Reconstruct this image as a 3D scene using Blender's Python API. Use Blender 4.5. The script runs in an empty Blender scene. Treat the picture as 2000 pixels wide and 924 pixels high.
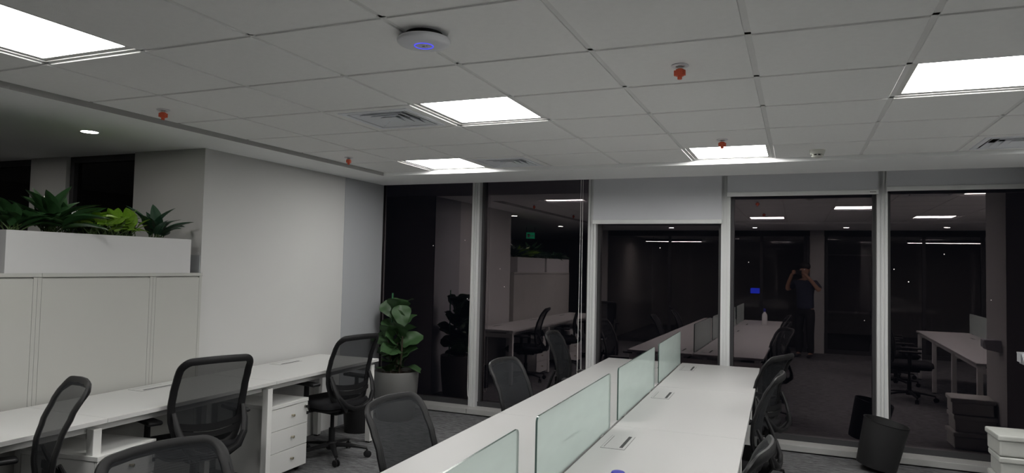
import bpy, bmesh, math, random
from mathutils import Matrix, Vector
random.seed(7)
scene = bpy.context.scene
COL = scene.collection
CH = 2.48            # underside of the ceiling tiles
ZB = 2.45            # underside of the plasterboard border
GY = 4.29            # window glass

# ------------------------------------------------------------------ camera
cam_data = bpy.data.cameras.new('camera')
cam = bpy.data.objects.new('camera', cam_data); COL.objects.link(cam)
cam_data.sensor_fit = 'HORIZONTAL'; cam_data.sensor_width = 36.0
cam_data.lens = 1344.62 / 2000 * 36.0
cam_data.clip_start = 0.02; cam_data.clip_end = 400
CAM = Vector((1.3745, -2.6489, 1.608))
yaw, pitch, roll = -0.3940, 0.0423, 0.0220
fwd = Vector((math.sin(yaw) * math.cos(pitch), math.cos(yaw) * math.cos(pitch), math.sin(pitch)))
rt = Vector((math.cos(yaw), -math.sin(yaw), 0)); up = rt.cross(fwd)
r2 = rt * math.cos(roll) + up * math.sin(roll); u2 = up * math.cos(roll) - rt * math.sin(roll)
cam.matrix_world = Matrix(((r2.x, u2.x, -fwd.x, CAM.x), (r2.y, u2.y, -fwd.y, CAM.y), (r2.z, u2.z, -fwd.z, CAM.z), (0, 0, 0, 1)))
scene.camera = cam

# ------------------------------------------------------------------ night sky, exposure
world = bpy.data.worlds.new('night'); scene.world = world; world.use_nodes = True
bg = world.node_tree.nodes['Background']; bg.inputs[0].default_value = (0.45, 0.55, 0.8, 1); bg.inputs[1].default_value = 0.004
scene.view_settings.view_transform = 'Standard'; scene.view_settings.look = 'None'
scene.view_settings.gamma = 1.0; scene.view_settings.use_curve_mapping = False
scene.view_settings.exposure = 0.12
PANEL_LIGHT = 23.5     # emission of the ceiling light diffusers
scene.cycles.use_denoising = True
scene.cycles.use_adaptive_sampling = True; scene.cycles.adaptive_threshold = 0.015
scene.cycles.max_bounces = 8; scene.cycles.diffuse_bounces = 5; scene.cycles.transparent_max_bounces = 16
scene.cycles.sample_clamp_indirect = 4.0

# ------------------------------------------------------------------ materials
MATS = {}
def mat(name, color, rough=0.5, metal=0.0, var=0.06, scale=8.0, bump=0.0, bscale=60.0, spec=0.5, sheen=0.0):
    m = bpy.data.materials.new(name); m.use_nodes = True; nt = m.node_tree; n = nt.nodes; l = nt.links
    b = n['Principled BSDF']; b.inputs['Roughness'].default_value = rough; b.inputs['Metallic'].default_value = metal
    b.inputs['Specular IOR Level'].default_value = spec
    tc = n.new('ShaderNodeTexCoord'); nz = n.new('ShaderNodeTexNoise'); nz.inputs['Scale'].default_value = scale; nz.inputs['Detail'].default_value = 3
    l.new(tc.outputs['Object'], nz.inputs['Vector'])
    mx = n.new('ShaderNodeMix'); mx.data_type = 'RGBA'
    c = Vector(color[:3])
    mx.inputs[6].default_value = (*(c * (1 - var)), 1); mx.inputs[7].default_value = (*[min(1, x) for x in c * (1 + var)], 1)
    l.new(nz.outputs['Fac'], mx.inputs[0]); l.new(mx.outputs[2], b.inputs['Base Color'])
    if bump:
        n2 = n.new('ShaderNodeTexNoise'); n2.inputs['Scale'].default_value = bscale; n2.inputs['Detail'].default_value = 4
        l.new(tc.outputs['Object'], n2.inputs['Vector'])
        bp = n.new('ShaderNodeBump'); bp.inputs['Strength'].default_value = bump; bp.inputs['Distance'].default_value = 0.004
        l.new(n2.outputs['Fac'], bp.inputs['Height']); l.new(bp.outputs['Normal'], b.inputs['Normal'])
    MATS[name] = m
    return m
def emit(name, color, strength):
    m = bpy.data.materials.new(name); m.use_nodes = True; nt = m.node_tree; nt.nodes.clear()
    e = nt.nodes.new('ShaderNodeEmission'); e.inputs[0].default_value = (*color, 1); e.inputs[1].default_value = strength
    o = nt.nodes.new('ShaderNodeOutputMaterial'); nt.links.new(e.outputs[0], o.inputs[0]); MATS[name] = m
    return m
mat('ceiling_tile', (0.92, 0.92, 0.91), 0.95, var=0.03, scale=30, bump=0.25, bscale=220, spec=0.1)
mat('grid', (0.80, 0.80, 0.79), 0.6, var=0.02)
mat('plaster', (0.92, 0.93, 0.93), 0.9, var=0.015, scale=2, spec=0.15)
mat('wall_paint', (0.52, 0.52, 0.512), 0.85, var=0.015, scale=1.5, spec=0.2)
mat('grey_paint', (0.35, 0.36, 0.375), 0.85, var=0.02, scale=2, spec=0.2)
mat('void', (0.03, 0.03, 0.03), 0.9)
mat('laminate', (0.385, 0.385, 0.38), 0.42, var=0.015, scale=3, spec=0.4)
mat('lit_laminate', (0.55, 0.55, 0.54), 0.45, var=0.015, scale=3, spec=0.3)  # bench laminate again; the stronger light along the wall is put into its colour
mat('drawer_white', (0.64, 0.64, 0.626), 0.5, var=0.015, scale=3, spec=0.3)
mat('cabinet_board', (0.42, 0.42, 0.396), 0.6, var=0.02, scale=4, spec=0.3)
mat('white_metal', (0.72, 0.72, 0.70), 0.45, var=0.015)
mat('planter_white', (0.50, 0.50, 0.50), 0.55, var=0.02)
mat('aluminium', (0.66, 0.67, 0.67), 0.5, metal=0.2, var=0.04, scale=5)
mat('sill_alu', (0.42, 0.42, 0.41), 0.5, metal=0.2, var=0.05, scale=5)
mat('dark_frame', (0.035, 0.035, 0.038), 0.5)
mat('blind_fabric', (0.68, 0.69, 0.72), 0.9, var=0.03, scale=120, bump=0.2, bscale=900, spec=0.1)
mat('blind_rail', (0.80, 0.81, 0.80), 0.5)
mat('cord_white', (0.7, 0.7, 0.68), 0.6)
mat('black_plastic', (0.010, 0.010, 0.011), 0.5, var=0.1, spec=0.3)
mat('black_fabric', (0.016, 0.016, 0.018), 0.9, var=0.2, scale=40, bump=0.3, bscale=500, spec=0.2)
mat('chrome', (0.6, 0.6, 0.58), 0.25, metal=1.0)
mat('brass', (0.52, 0.47, 0.36), 0.3, metal=1.0)
mat('black_bin', (0.013, 0.013, 0.014), 0.55, var=0.1)
mat('orange_plastic', (0.75, 0.12, 0.05), 0.45)
mat('plastic_white', (0.72, 0.73, 0.76), 0.45, var=0.02)
mat('detector_white', (0.68, 0.68, 0.62), 0.5)
mat('vent_metal', (0.86, 0.88, 0.92), 0.5, var=0.03)
mat('pot_grey', (0.14, 0.14, 0.135), 0.40, var=0.05)
mat('soil', (0.05, 0.028, 0.02), 0.95, var=0.5, scale=50, bump=1.0, bscale=80)
mat('leaf_dark', (0.030, 0.085, 0.028), 0.32, var=0.35, scale=9)
mat('leaf_fig', (0.030, 0.072, 0.024), 0.5, var=0.35, scale=7)
mat('leaf_lime', (0.20, 0.36, 0.035), 0.38, var=0.4, scale=12)
mat('leaf_deep', (0.020, 0.055, 0.030), 0.35, var=0.3, scale=9)
mat('stem', (0.06, 0.10, 0.03), 0.6, var=0.2)
mat('bark', (0.06, 0.045, 0.03), 0.8, var=0.3)
mat('stake_green', (0.04, 0.16, 0.07), 0.5)
mat('carton', (0.52, 0.53, 0.50), 0.7, var=0.08, scale=14, bump=0.5, bscale=30)
mat('blue_cap', (0.03, 0.03, 0.25), 0.35)
mat('bottle_white', (0.75, 0.75, 0.75), 0.4)
mat('skin', (0.42, 0.24, 0.16), 0.55)
mat('shirt_navy', (0.03, 0.035, 0.06), 0.9)
mat('trousers_black', (0.012, 0.012, 0.014), 0.9)
mat('hair', (0.012, 0.010, 0.009), 0.5)
mat('phone_black', (0.02, 0.02, 0.022), 0.3)
mat('board_grey', (0.42, 0.40, 0.42), 0.5)
mat('print_dark', (0.12, 0.12, 0.12), 0.6)
emit('diffuser_light', (1.0, 0.985, 0.955), PANEL_LIGHT)
emit('downlight_light', (1.0, 0.95, 0.88), 60.0)
emit('led_blue', (0.10, 0.10, 0.9), 0.9)
emit('tablet_blue', (0.03, 0.06, 0.9), 1.3)
emit('exit_green', (0.02, 0.5, 0.22), 0.5)
emit('city_light', (1.0, 0.92, 0.8), 3.0)

def carpet():
    m = bpy.data.materials.new('carpet'); m.use_nodes = True; nt = m.node_tree; n = nt.nodes; l = nt.links
    b = n['Principled BSDF']; b.inputs['Roughness'].default_value = 1.0; b.inputs['Specular IOR Level'].default_value = 0.05
    tc = n.new('ShaderNodeTexCoord'); mp = n.new('ShaderNodeMapping'); mp.inputs['Scale'].default_value = (5, 22, 1)
    l.new(tc.outputs['Object'], mp.inputs['Vector'])
    a = n.new('ShaderNodeTexNoise'); a.inputs['Scale'].default_value = 2.0; a.inputs['Detail'].default_value = 8; a.inputs['Roughness'].default_value = 0.75
    l.new(mp.outputs[0], a.inputs['Vector'])
    r = n.new('ShaderNodeValToRGB'); r.color_ramp.elements[0].position = 0.36; r.color_ramp.elements[1].position = 0.68
    r.color_ramp.elements[0].color = (0.058, 0.059, 0.062, 1); r.color_ramp.elements[1].color = (0.235, 0.235, 0.24, 1)
    l.new(a.outputs['Fac'], r.inputs[0]); l.new(r.outputs[0], b.inputs['Base Color'])
    f = n.new('ShaderNodeTexNoise'); f.inputs['Scale'].default_value = 350
    l.new(tc.outputs['Object'], f.inputs['Vector'])
    bp = n.new('ShaderNodeBump'); bp.inputs['Strength'].default_value = 0.5; bp.inputs['Distance'].default_value = 0.006
    l.new(f.outputs['Fac'], bp.inputs['Height']); l.new(bp.outputs[0], b.inputs['Normal']); MATS['carpet'] = m
carpet()
def glass(name, ior, tint, refl, rough=0.0):
    """window glass: Fresnel reflection over clear tinted transmission"""
    m = bpy.data.materials.new(name); m.use_nodes = True; nt = m.node_tree; nt.nodes.clear(); n = nt.nodes; l = nt.links
    t = n.new('ShaderNodeBsdfTransparent'); t.inputs[0].default_value = (*tint, 1)
    g = n.new('ShaderNodeBsdfGlossy'); g.inputs['Color'].default_value = (*refl, 1); g.inputs['Roughness'].default_value = rough
    f = n.new('ShaderNodeFresnel'); f.inputs[0].default_value = ior
    x = n.new('ShaderNodeMixShader'); o = n.new('ShaderNodeOutputMaterial')
    l.new(f.outputs[0], x.inputs[0]); l.new(t.outputs[0], x.inputs[1]); l.new(g.outputs[0], x.inputs[2]); l.new(x.outputs[0], o.inputs[0]); MATS[name] = m
glass('window_glass', 2.5, (0.55, 0.55, 0.6), (1.0, 0.86, 0.90))
def clear(name, tint):
    m = bpy.data.materials.new(name); m.use_nodes = True; nt = m.node_tree; nt.nodes.clear()
    t = nt.nodes.new('ShaderNodeBsdfTransparent'); t.inputs[0].default_value = (*tint, 1)
    o = nt.nodes.new('ShaderNodeOutputMaterial'); nt.links.new(t.outputs[0], o.inputs[0]); MATS[name] = m
clear('glass_back', (0.9, 0.9, 0.9))
glass('partition_glass', 1.45, (0.7, 0.7, 0.7), (1, 1, 1))
glass('dark_glass', 1.5, (0.12, 0.12, 0.13), (1, 1, 1), 0.02)
def frosted():
    m = bpy.data.materials.new('frosted_glass'); m.use_nodes = True; nt = m.node_tree; nt.nodes.clear(); n = nt.nodes; l = nt.links
    t = n.new('ShaderNodeBsdfTransparent'); t.inputs[0].default_value = (0.90, 0.95, 0.935, 1)
    d = n.new('ShaderNodeBsdfDiffuse'); d.inputs[0].default_value = (0.66, 0.72, 0.695, 1)
    tr = n.new('ShaderNodeBsdfTranslucent'); tr.inputs[0].default_value = (0.74, 0.82, 0.79, 1)
    g = n.new('ShaderNodeBsdfGlossy'); g.inputs['Roughness'].default_value = 0.15
    a = n.new('ShaderNodeMixShader'); a.inputs[0].default_value = 0.5; l.new(d.outputs[0], a.inputs[1]); l.new(tr.outputs[0], a.inputs[2])
    nz = n.new('ShaderNodeTexNoise'); nz.inputs['Scale'].default_value = 3.0
    mr = n.new('ShaderNodeMapRange'); mr.inputs[3].default_value = 0.40; mr.inputs[4].default_value = 0.50
    l.new(nz.outputs['Fac'], mr.inputs[0])
    b = n.new('ShaderNodeMixShader'); l.new(mr.outputs[0], b.inputs[0]); l.new(t.outputs[0], b.inputs[1]); l.new(a.outputs[0], b.inputs[2])
    c = n.new('ShaderNodeMixShader'); c.inputs[0].default_value = 0.04; l.new(b.outputs[0], c.inputs[1]); l.new(g.outputs[0], c.inputs[2])
    o = n.new('ShaderNodeOutputMaterial'); l.new(c.outputs[0], o.inputs[0]); MATS['frosted_glass'] = m
frosted()
mat('glass_edge', (0.05, 0.085, 0.075), 0.2)
def mesh_fabric():
    m = bpy.data.materials.new('mesh_fabric'); m.use_nodes = True; nt = m.node_tree; n = nt.nodes; l = nt.links
    b = n['Principled BSDF']; b.inputs['Base Color'].default_value = (0.014, 0.0155, 0.018, 1); b.inputs['Roughness'].default_value = 0.8
    b.inputs['Specular IOR Level'].default_value = 0.25
    tc = n.new('ShaderNodeTexCoord'); w = n.new('ShaderNodeTexWave'); w.wave_type = 'BANDS'; w.bands_direction = 'Z'
    w.inputs['Scale'].default_value = 38; w.inputs['Distortion'].default_value = 0.6
    l.new(tc.outputs['Object'], w.inputs['Vector'])
    bp = n.new('ShaderNodeBump'); bp.inputs['Strength'].default_value = 0.5; bp.inputs['Distance'].default_value = 0.003
    l.new(w.outputs['Fac'], bp.inputs['Height']); l.new(bp.outputs[0], b.inputs['Normal'])
    t = n.new('ShaderNodeBsdfTransparent'); x = n.new('ShaderNodeMixShader'); x.inputs[0].default_value = 0.20
    l.new(b.outputs[0], x.inputs[1]); l.new(t.outputs[0], x.inputs[2]); l.new(x.outputs[0], n['Material Output'].inputs[0]); MATS['mesh_fabric'] = m
mesh_fabric()

# ------------------------------------------------------------------ mesh helpers
class MB:
    def __init__(s): s.v = []; s.f = []
    def add(s, vs, fs):
        o = len(s.v); s.v += [tuple(p) for p in vs]; s.f += [tuple(i + o for i in q) for q in fs]; return s
    def box(s, x0, x1, y0, y1, z0, z1, M=None):
        vs = [Vector(p) for p in ((x0,y0,z0),(x1,y0,z0),(x1,y1,z0),(x0,y1,z0),(x0,y0,z1),(x1,y0,z1),(x1,y1,z1),(x0,y1,z1))]
        if M: vs = [M @ p for p in vs]
        return s.add(vs, [(3,2,1,0),(4,5,6,7),(0,1,5,4),(1,2,6,5),(2,3,7,6),(3,0,4,7)])
    def lathe(s, prof, n=24, M=None, close=False):
        vs = []; m = len(prof)
        for i in range(n):
            a = 2 * math.pi * i / n
            for r, z in prof: vs.append(Vector((r * math.cos(a), r * math.sin(a), z)))
        if M: vs = [M @ p for p in vs]
        fs = []
        for i in range(n):
            j = (i + 1) % n
            for k in range(m - 1): fs.append((i*m+k, j*m+k, j*m+k+1, i*m+k+1))
        if close:
            for i in range(n): j = (i + 1) % n; fs.append((i*m+m-1, j*m+m-1, j*m, i*m))
            return s.add(vs, fs)
        if prof[0][0] > 1e-6: fs.append(tuple(i * m for i in range(n))[::-1])
        if prof[-1][0] > 1e-6: fs.append(tuple(i * m + m - 1 for i in range(n)))
        return s.add(vs, fs)
    def tube(s, pts, rad, n=8, closed=False, flat=1.0, ref=None):
        """tube along pts; rad a number or list; flat squeezes the section along the second axis"""
        pts = [Vector(p) for p in pts]; N = len(pts)
        if not isinstance(rad, (list, tuple)): rad = [rad] * N
        vs = []; pr = Vector(ref) if ref else None
        for i, p in enumerate(pts):
            a = pts[(i - 1) % N] if (closed or i) else p; b = pts[(i + 1) % N] if (closed or i < N - 1) else p
            d = (b - a).normalized()
            if pr is None: pr = Vector((0, 0, 1)) if abs(d.z) < 0.9 else Vector((0, 1, 0))
            e = (pr - d * pr.dot(d))
            e = e.normalized() if e.length > 1e-5 else d.orthogonal().normalized()
            if not ref: pr = e
            g = d.cross(e)
            for k in range(n):
                t = 2 * math.pi * (k + .5) / n
                vs.append(p + e * (math.cos(t) * rad[i] * flat) + g * (math.sin(t) * rad[i]))
        fs = []
        for i in range(N if closed else N - 1):
            j = (i + 1) % N
            for k in range(n): k2 = (k + 1) % n; fs.append((i*n+k, i*n+k2, j*n+k2, j*n+k))
        if not closed: fs.append(tuple(range(n))[::-1]); fs.append(tuple((N-1)*n + k for k in range(n)))
        return s.add(vs, fs)
    def grid(s, fn, nu, nv):
        vs = [fn(i / nu, j / nv) for j in range(nv + 1) for i in range(nu + 1)]
        fs = [(j*(nu+1)+i, j*(nu+1)+i+1, (j+1)*(nu+1)+i+1, (j+1)*(nu+1)+i) for j in range(nv) for i in range(nu)]
        return s.add(vs, fs)
    def sphere(s, c, r, sx=1, sy=1, sz=1, nu=12, nv=8):
        c = Vector(c); vs = [c + Vector((0, 0, -r * sz))]
        for j in range(1, nv):
            t = -math.pi / 2 + math.pi * j / nv
            for i in range(nu):
                a = 2 * math.pi * i / nu; vs.append(c + Vector((r*sx*math.cos(t)*math.cos(a), r*sy*math.cos(t)*math.sin(a), r*sz*math.sin(t))))
        vs.append(c + Vector((0, 0, r * sz))); fs = []
        for i in range(nu):
            k = (i + 1) % nu; fs.append((0, 1 + k, 1 + i)); L = 1 + (nv - 2) * nu; fs.append((L + i, L + k, len(vs) - 1))
            for j in range(nv - 2): fs.append((1+j*nu+i, 1+j*nu+k, 1+(j+1)*nu+k, 1+(j+1)*nu+i))
        return s.add(vs, fs)
    def mesh(s, name, bevel=0, smooth=False, seg=2):
        me = bpy.data.meshes.new(name); me.from_pydata(s.v, [], s.f)
        bm = bmesh.new(); bm.from_mesh(me)
        bmesh.ops.recalc_face_normals(bm, faces=bm.faces)
        if bevel:
            es = [e for e in bm.edges if len(e.link_faces) == 2 and e.calc_face_angle() > 0.6]
            bmesh.ops.bevel(bm, geom=es, offset=bevel, segments=seg, affect='EDGES', profile=0.5, clamp_overlap=True)
        for f in bm.faces: f.smooth = smooth
        bm.to_mesh(me); bm.free()
        return me
    def build(s, name, material, parent=None, bevel=0, smooth=False, seg=2):
        me = s.mesh(name, bevel, smooth, seg)
        for mm in (material if isinstance(material, (list, tuple)) else [material]): me.materials.append(MATS[mm])
        if smooth: me.set_sharp_from_angle(angle=math.radians(50))
        return obj(name, me, parent)
def obj(name, data, parent=None):
    o = bpy.data.objects.new(name, data); COL.objects.link(o)
    if parent: o.parent = parent
    return o
def tag(o, label=None, cat=None, group=None, kind=None):
    if label: o['label'] = label
    if cat: o['category'] = cat
    if group: o['group'] = group
    if kind: o['kind'] = kind
    return o
def thing(name, loc=(0, 0, 0), rz=0.0, label=None, cat=None, group=None, kind=None):
    o = bpy.data.objects.new(name, None); COL.objects.link(o); o.location = loc; o.rotation_euler = (0, 0, rz); o.empty_display_size = 0.1
    return tag(o, label, cat, group, kind)
CHILD = {}
def children(o): return [c for c in bpy.data.objects if c.parent == o]
def copy_tree(o, parent=None):
    c = o.copy(); COL.objects.link(c); c.parent = parent
    for ch in children(o): copy_tree(ch, c)
    return c
def struct(o): return tag(o, kind='structure')
def bx(*a): return MB().box(*a)

# ------------------------------------------------------------------ the room
struct(bx(-7, 8, -9, 4.30, -0.15, 0.0).build('floor', 'carpet'))
# ceiling: plasterboard border, recessed grid, and the tiles as parts
X0, X1, Y0, Y1 = -2.34, 6.6, -1.8, 3.0
mb = MB()
mb.box(-7, X0, -9, 3.70, ZB, 2.80); mb.box(X0, 8, Y1, 3.70, ZB, 2.80)
mb.box(X0, 8, -9, Y0, ZB, 2.80); mb.box(X1, 8, Y0, Y1, ZB, 2.80)
mb.box(-7, 8, 3.70, 4.6, 2.78, 2.86)
ceiling = struct(mb.build('ceiling', 'plaster'))
struct_void = bx(X0, X1, Y0, Y1, 2.56, 2.60).build('ceiling_void_lining', 'void', ceiling)
mb = MB()
for i in range(-3, 12):
    if X0 < i * .6 < X1: mb.box(i*.6 - .012, i*.6 + .012, Y0, Y1, CH + .0065, CH + .012)
for j in range(-3, 6):
    mb.box(X0, X1, max(Y0, j*.6 - .012), min(Y1, j*.6 + .012), CH + .0065, CH + .0118)
mb.box(X0, X0 + .012, Y0, Y1, CH + .0065, CH + .0115)
mb.build('ceiling_grid', 'grid', ceiling)
mat('edge_grey', (0.42, 0.42, 0.41), 0.7)
bx(X0, X0 + .004, Y0, Y1, ZB - .001, CH + .006).build('edge_strip', 'edge_grey', ceiling)  # thin grey strip covering the left step face of the border
LIGHTS = [(i, j) for i, j in ((-3, 4), (1, 4), (5, 4), (9, 4), (-1, 1), (3, 1), (7, 1), (-3, -2), (1, -2), (5, -2), (9, -2))]
VENTS = [(-2, 1), (-2, 4), (4, 4)]
tile_mesh = bx(-.288, .288, -.288, .288, 0, .018).mesh('ceiling_tile', bevel=.0015, seg=1); tile_mesh.materials.append(MATS['ceiling_tile'])
edge_mesh = None
for i in range(-4, 11):
    for j in range(-3, 5):
        if (i, j) in LIGHTS: continue
        if (i, j) in VENTS:
            m_ = MB(); h, k = .288, .235
            m_.box(-h, h, -h, -k, 0, .018); m_.box(-h, h, k, h, 0, .018); m_.box(-h, -k, -k, k, 0, .018); m_.box(k, h, -k, k, 0, .018)
            o = m_.build('ceiling_tile', 'ceiling_tile', ceiling); o.location = (i*.6 + .3, j*.6 + .3, CH); continue
        if i == -4:
            if edge_mesh is None:
                edge_mesh = bx(X0 + .012, -1.812, -.288, .288, 0, .018).mesh('ceiling_tile', bevel=.0015, seg=1); edge_mesh.materials.append(MATS['ceiling_tile'])
            o = obj('ceiling_tile', edge_mesh, ceiling); o.location = (0, j*.6 + .3, CH); continue
        o = obj('ceiling_tile', tile_mesh, ceiling); o.location = (i*.6 + .3, j*.6 + .3, CH)

# left block wall, with the end strip painted grey
struct(bx(-3.54, -2.79, 1.258, 3.70, 0, 2.46).build('wall_left', 'wall_paint'))
struct(bx(-2.80, -2.787, 3.017, 3.701, 0, 2.455).build('trim_1', 'grey_paint'))
struct(bx(-7, -2.797, 1.250, 1.30, 0, 1.635).build('wall_left_dado', 'grey_paint'))
m_ = MB(); m_.box(-4.82, -4.36, 1.264, 1.45, 0, 2.46); m_.box(-7, -4.36, 1.30, 1.45, 0, 1.0); m_.box(-4.37, -3.54, 1.30, 1.45, 0, 1.0)
struct(m_.build('wall_left_back', 'wall_paint'))
for n_, (a, b) in enumerate(((-4.36, -3.54), (-7.0, -4.82))):
    w = struct(MB().box(a, a + .05, 1.30, 1.38, 1.0, 2.46).box(b - .05, b, 1.30, 1.38, 1.0, 2.46).box(a + .05, b - .05, 1.30, 1.38, 2.40, 2.46).box(a + .05, b - .05, 1.30, 1.38, 1.0, 1.05).build('window_%d' % (7 + n_), 'dark_frame'))
    bx(a + .05, b - .05, 1.335, 1.345, 1.05, 2.40).build('pane', 'dark_glass', w)
    bx(a - .02, b + .02, 1.60, 1.62, .9, 2.5).build('night_lining', 'void', w)
struct(bx(-7.1, -7, -9, 1.3, 0, 2.46).build('wall_left_far', 'wall_paint'))
struct(bx(8, 8.1, -9, 4.6, 0, 2.8).build('wall_right', 'wall_paint'))
struct(bx(-7, 8, -9.1, -9, 0, 2.5).build('wall_back', 'wall_paint'))
struct(bx(3.07, 3.62, 3.25, 3.95, 0, 2.46).build('wall_column', 'wall_paint'))

# window wall: one bay after the other, each with its mullion, rails and pane
M_X = [-4.56, -3.24, -1.90, -.577, .739, 2.06, 3.38, 4.70, 6.02, 7.34]
for n_ in range(9):
    a, b = M_X[n_], M_X[n_ + 1]
    mb = MB(); wd = .042
    mb.box(a - wd, a + wd, 4.19, 4.36, 0, 2.79)                       # mullion
    mb.box(a - wd, a - wd + .022, 4.18, 4.19, 0, 2.79); mb.box(a + wd - .022, a + wd, 4.18, 4.19, 0, 2.79); mb.box(a - .008, a + .008, 4.182, 4.19, 0, 2.79)
    w = struct(mb.build('window_%d' % (n_ + 3 if n_ > 5 else n_ + 1), 'aluminium'))
    m2 = MB(); m2.box(a + wd, b - wd, 4.235, 4.34, .062, .115); m2.box(a + wd, b - wd, 4.25, 4.34, 2.66, 2.79)
    m2.box(a + wd, a + wd + .028, 4.25, 4.34, .115, 2.66); m2.box(b - wd - .028, b - wd, 4.25, 4.34, .115, 2.66)
    m2.build('sash', 'dark_frame', w)
    p = bx(a + wd + .02, b - wd - .02, GY, GY + .02, .105, 2.67).build('pane', ['window_glass', 'glass_back'], w)
    for f in p.data.polygons: f.material_index = 0 if f.normal.y < -.9 else 1
    # sill casing of the bay
    s = MB(); s.box(a + .002, b - .002, 4.055, 4.30, .012, .066); s.box(a + .002, b - .002, 4.10, 4.30, .0, .012)
    so = s.build('sill', 'sill_alu', w, bevel=.003)
    s = bx(a + .002, b - .002, 4.30, 4.36, 0, .10).build('outer_rail', 'dark_frame', w)

# far city lights outside
random.seed(3); mb = MB()
for _ in range(30):
    x = random.uniform(-70, 60); z = random.uniform(-6, 30) if random.random() < .4 else random.uniform(-6, 6); mb.sphere((x, 90 + random.uniform(-10, 10), z), random.uniform(.03, .07), nu=6, nv=4)
tag(mb.build('city_lights', 'city_light'), 'tiny distant city lights outside the dark windows', 'city lights', kind='stuff')

# ------------------------------------------------------------------ ceiling fittings
def light_proto():
    t = thing('ceiling_light')
    f = MB(); h = .286; k = .260
    for q in ((-h, h, -h, -k), (-h, h, k, h), (-h, -k, -k, k), (k, h, -k, k)): f.box(*q, .012, .030)
    f.build('frame', 'white_metal', t)
    bx(-k, k, -k, k, .016, .022).build('diffuser', 'diffuser_light', t)
    bx(-h, h, -h, h, .030, .055).build('housing', 'white_metal', t)
    return t
lp = light_proto()
LL = {(-3, 4): 'bright square ceiling light panel before the two unshaded window bays', (1, 4): 'bright square ceiling light panel right beside the smoke detector',
      (-1, 1): 'bright square ceiling light panel next to the square air vent, mid ceiling', (3, 1): 'bright square ceiling light panel cut by the right picture edge',
      (-3, -2): 'bright square ceiling light panel in the top left corner', (1, -2): 'square ceiling light panel overhead, mirrored above the photographer',
      (5, -2): 'square ceiling light panel mirrored in the rightmost window', (5, 4): 'square ceiling light panel near windows, right of the view',
      (9, 4): 'square ceiling light panel at the far right window end', (7, 1): 'square ceiling light panel mid row, far right of the view', (9, -2): 'square ceiling light panel at the far right rear'}
for n_, (i, j) in enumerate(LIGHTS):
    t = lp if n_ == 0 else copy_tree(lp); t.location = (i*.6 + .3, j*.6 + .3, CH); tag(t, LL[(i, j)], 'ceiling light', 'square ceiling lights')
def vent_proto():
    t = thing('air_vent'); f = MB(); h, k = .234, .20
    for q in ((-h, h, -h, -k), (-h, h, k, h), (-h, -k, -k, k), (k, h, -k, k)): f.box(*q, -.004, .006)
    f.build('frame', 'vent_metal', t, bevel=.002)
    for r in (.185, .140, .095, .052):
        a, b = r, r - .036; vs = []
        for z, q in ((-.003, a), (.028, b), (-.0015, a + .003), (.0295, b + .003)):
            vs += [(-q, -q, z), (q, -q, z), (q, q, z), (-q, q, z)]
        fs = []
        for e in range(4):
            g = (e + 1) % 4; fs += [(e, g, 4 + g, 4 + e), (8 + e, 12 + e, 12 + g, 8 + g), (e, 8 + e, 8 + g, g), (4 + e, 4 + g, 12 + g, 12 + e)]
        MB().add(vs, fs).build('louvre', 'vent_metal', t)
    bx(-.225, .225, -.225, .225, .055, .058).build('backing', 'void', t)
    m_ = MB()
    for q in ((-.225, .225, -.225, -.21), (-.225, .225, .21, .225), (-.225, -.21, -.21, .21), (.21, .225, -.21, .21)): m_.box(*q, .006, .055)
    m_.build('neck', 'void', t)
    return t
vp = vent_proto()
for n_, ((i, j), lb) in enumerate(zip(VENTS, ('square louvred air vent left of the mid-ceiling light panel', 'square louvred air vent in the row beside the window border', 'square louvred air vent at the right picture edge'))):
    t = vp if n_ == 0 else copy_tree(vp); t.location = (i*.6 + .3, j*.6 + .3, CH); tag(t, lb, 'air vent', 'square air vents')
def sprinkler_proto():
    t = thing('sprinkler')
    MB().lathe([(.016, 0), (.036, 0), (.038, -.003), (.030, -.007), (.018, -.006)], 24, None, True).build('escutcheon', 'plastic_white', t, smooth=True)
    MB().lathe([(.010, 0), (.010, -.020)], 12).build('neck', 'chrome', t, smooth=True)
    c = MB(); c.lathe([(.013, -.016), (.018, -.018), (.018, -.046), (.010, -.048), (.010, -.060), (0.0, -.061)], 10)
    c.box(-.024, .024, -.008, .008, -.044, -.022); c.build('cap', 'orange_plastic', t, bevel=.001)
    return t
sp = sprinkler_proto()
for n_, (x, y, lb) in enumerate(((.905, .31, 'sprinkler with orange cap nearest the camera, upper right ceiling'), (.905, 2.1, 'sprinkler with orange cap just above the light panel by the window'),
        (-2.08, .27, 'sprinkler with orange cap at the left ceiling edge above the planter'), (-2.09, 2.1, 'small sprinkler with orange cap near the grey wall strip'))):
    t = sp if n_ == 0 else copy_tree(sp); t.location = (x, y, CH); t.rotation_euler.z = .5 * n_; tag(t, lb, 'sprinkler', 'capped ceiling sprinklers')
t = thing('smoke_detector', (1.50, 2.70, CH), 0, 'round cream smoke detector beside the window light panel', 'smoke detector')
MB().lathe([(.052, 0), (.052, -.008), (.047, -.026), (.042, -.030), (0, -.030)], 28).build('base', 'detector_white', t, smooth=True)
MB().lathe([(.030, -.030), (.030, -.040)], 20).build('sensor_chamber', 'void', t)
MB().lathe([(.036, -.040), (.040, -.041), (.038, -.048), (.022, -.054), (0, -.055)], 28).build('cap', 'detector_white', t, smooth=True)
for k in range(8):
    a = k * math.pi / 4; MB().box(.029, .041, -.004, .004, -.042, -.028, Matrix.Rotation(a, 4, 'Z')).build('rib', 'detector_white', t)
t = thing('access_point', (.06, -.40, CH), 0, 'white disc wireless access point with a blue glowing ring', 'access point')
MB().lathe([(.07, 0), (.07, -.022)], 32).build('mount', 'void', t)
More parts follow.
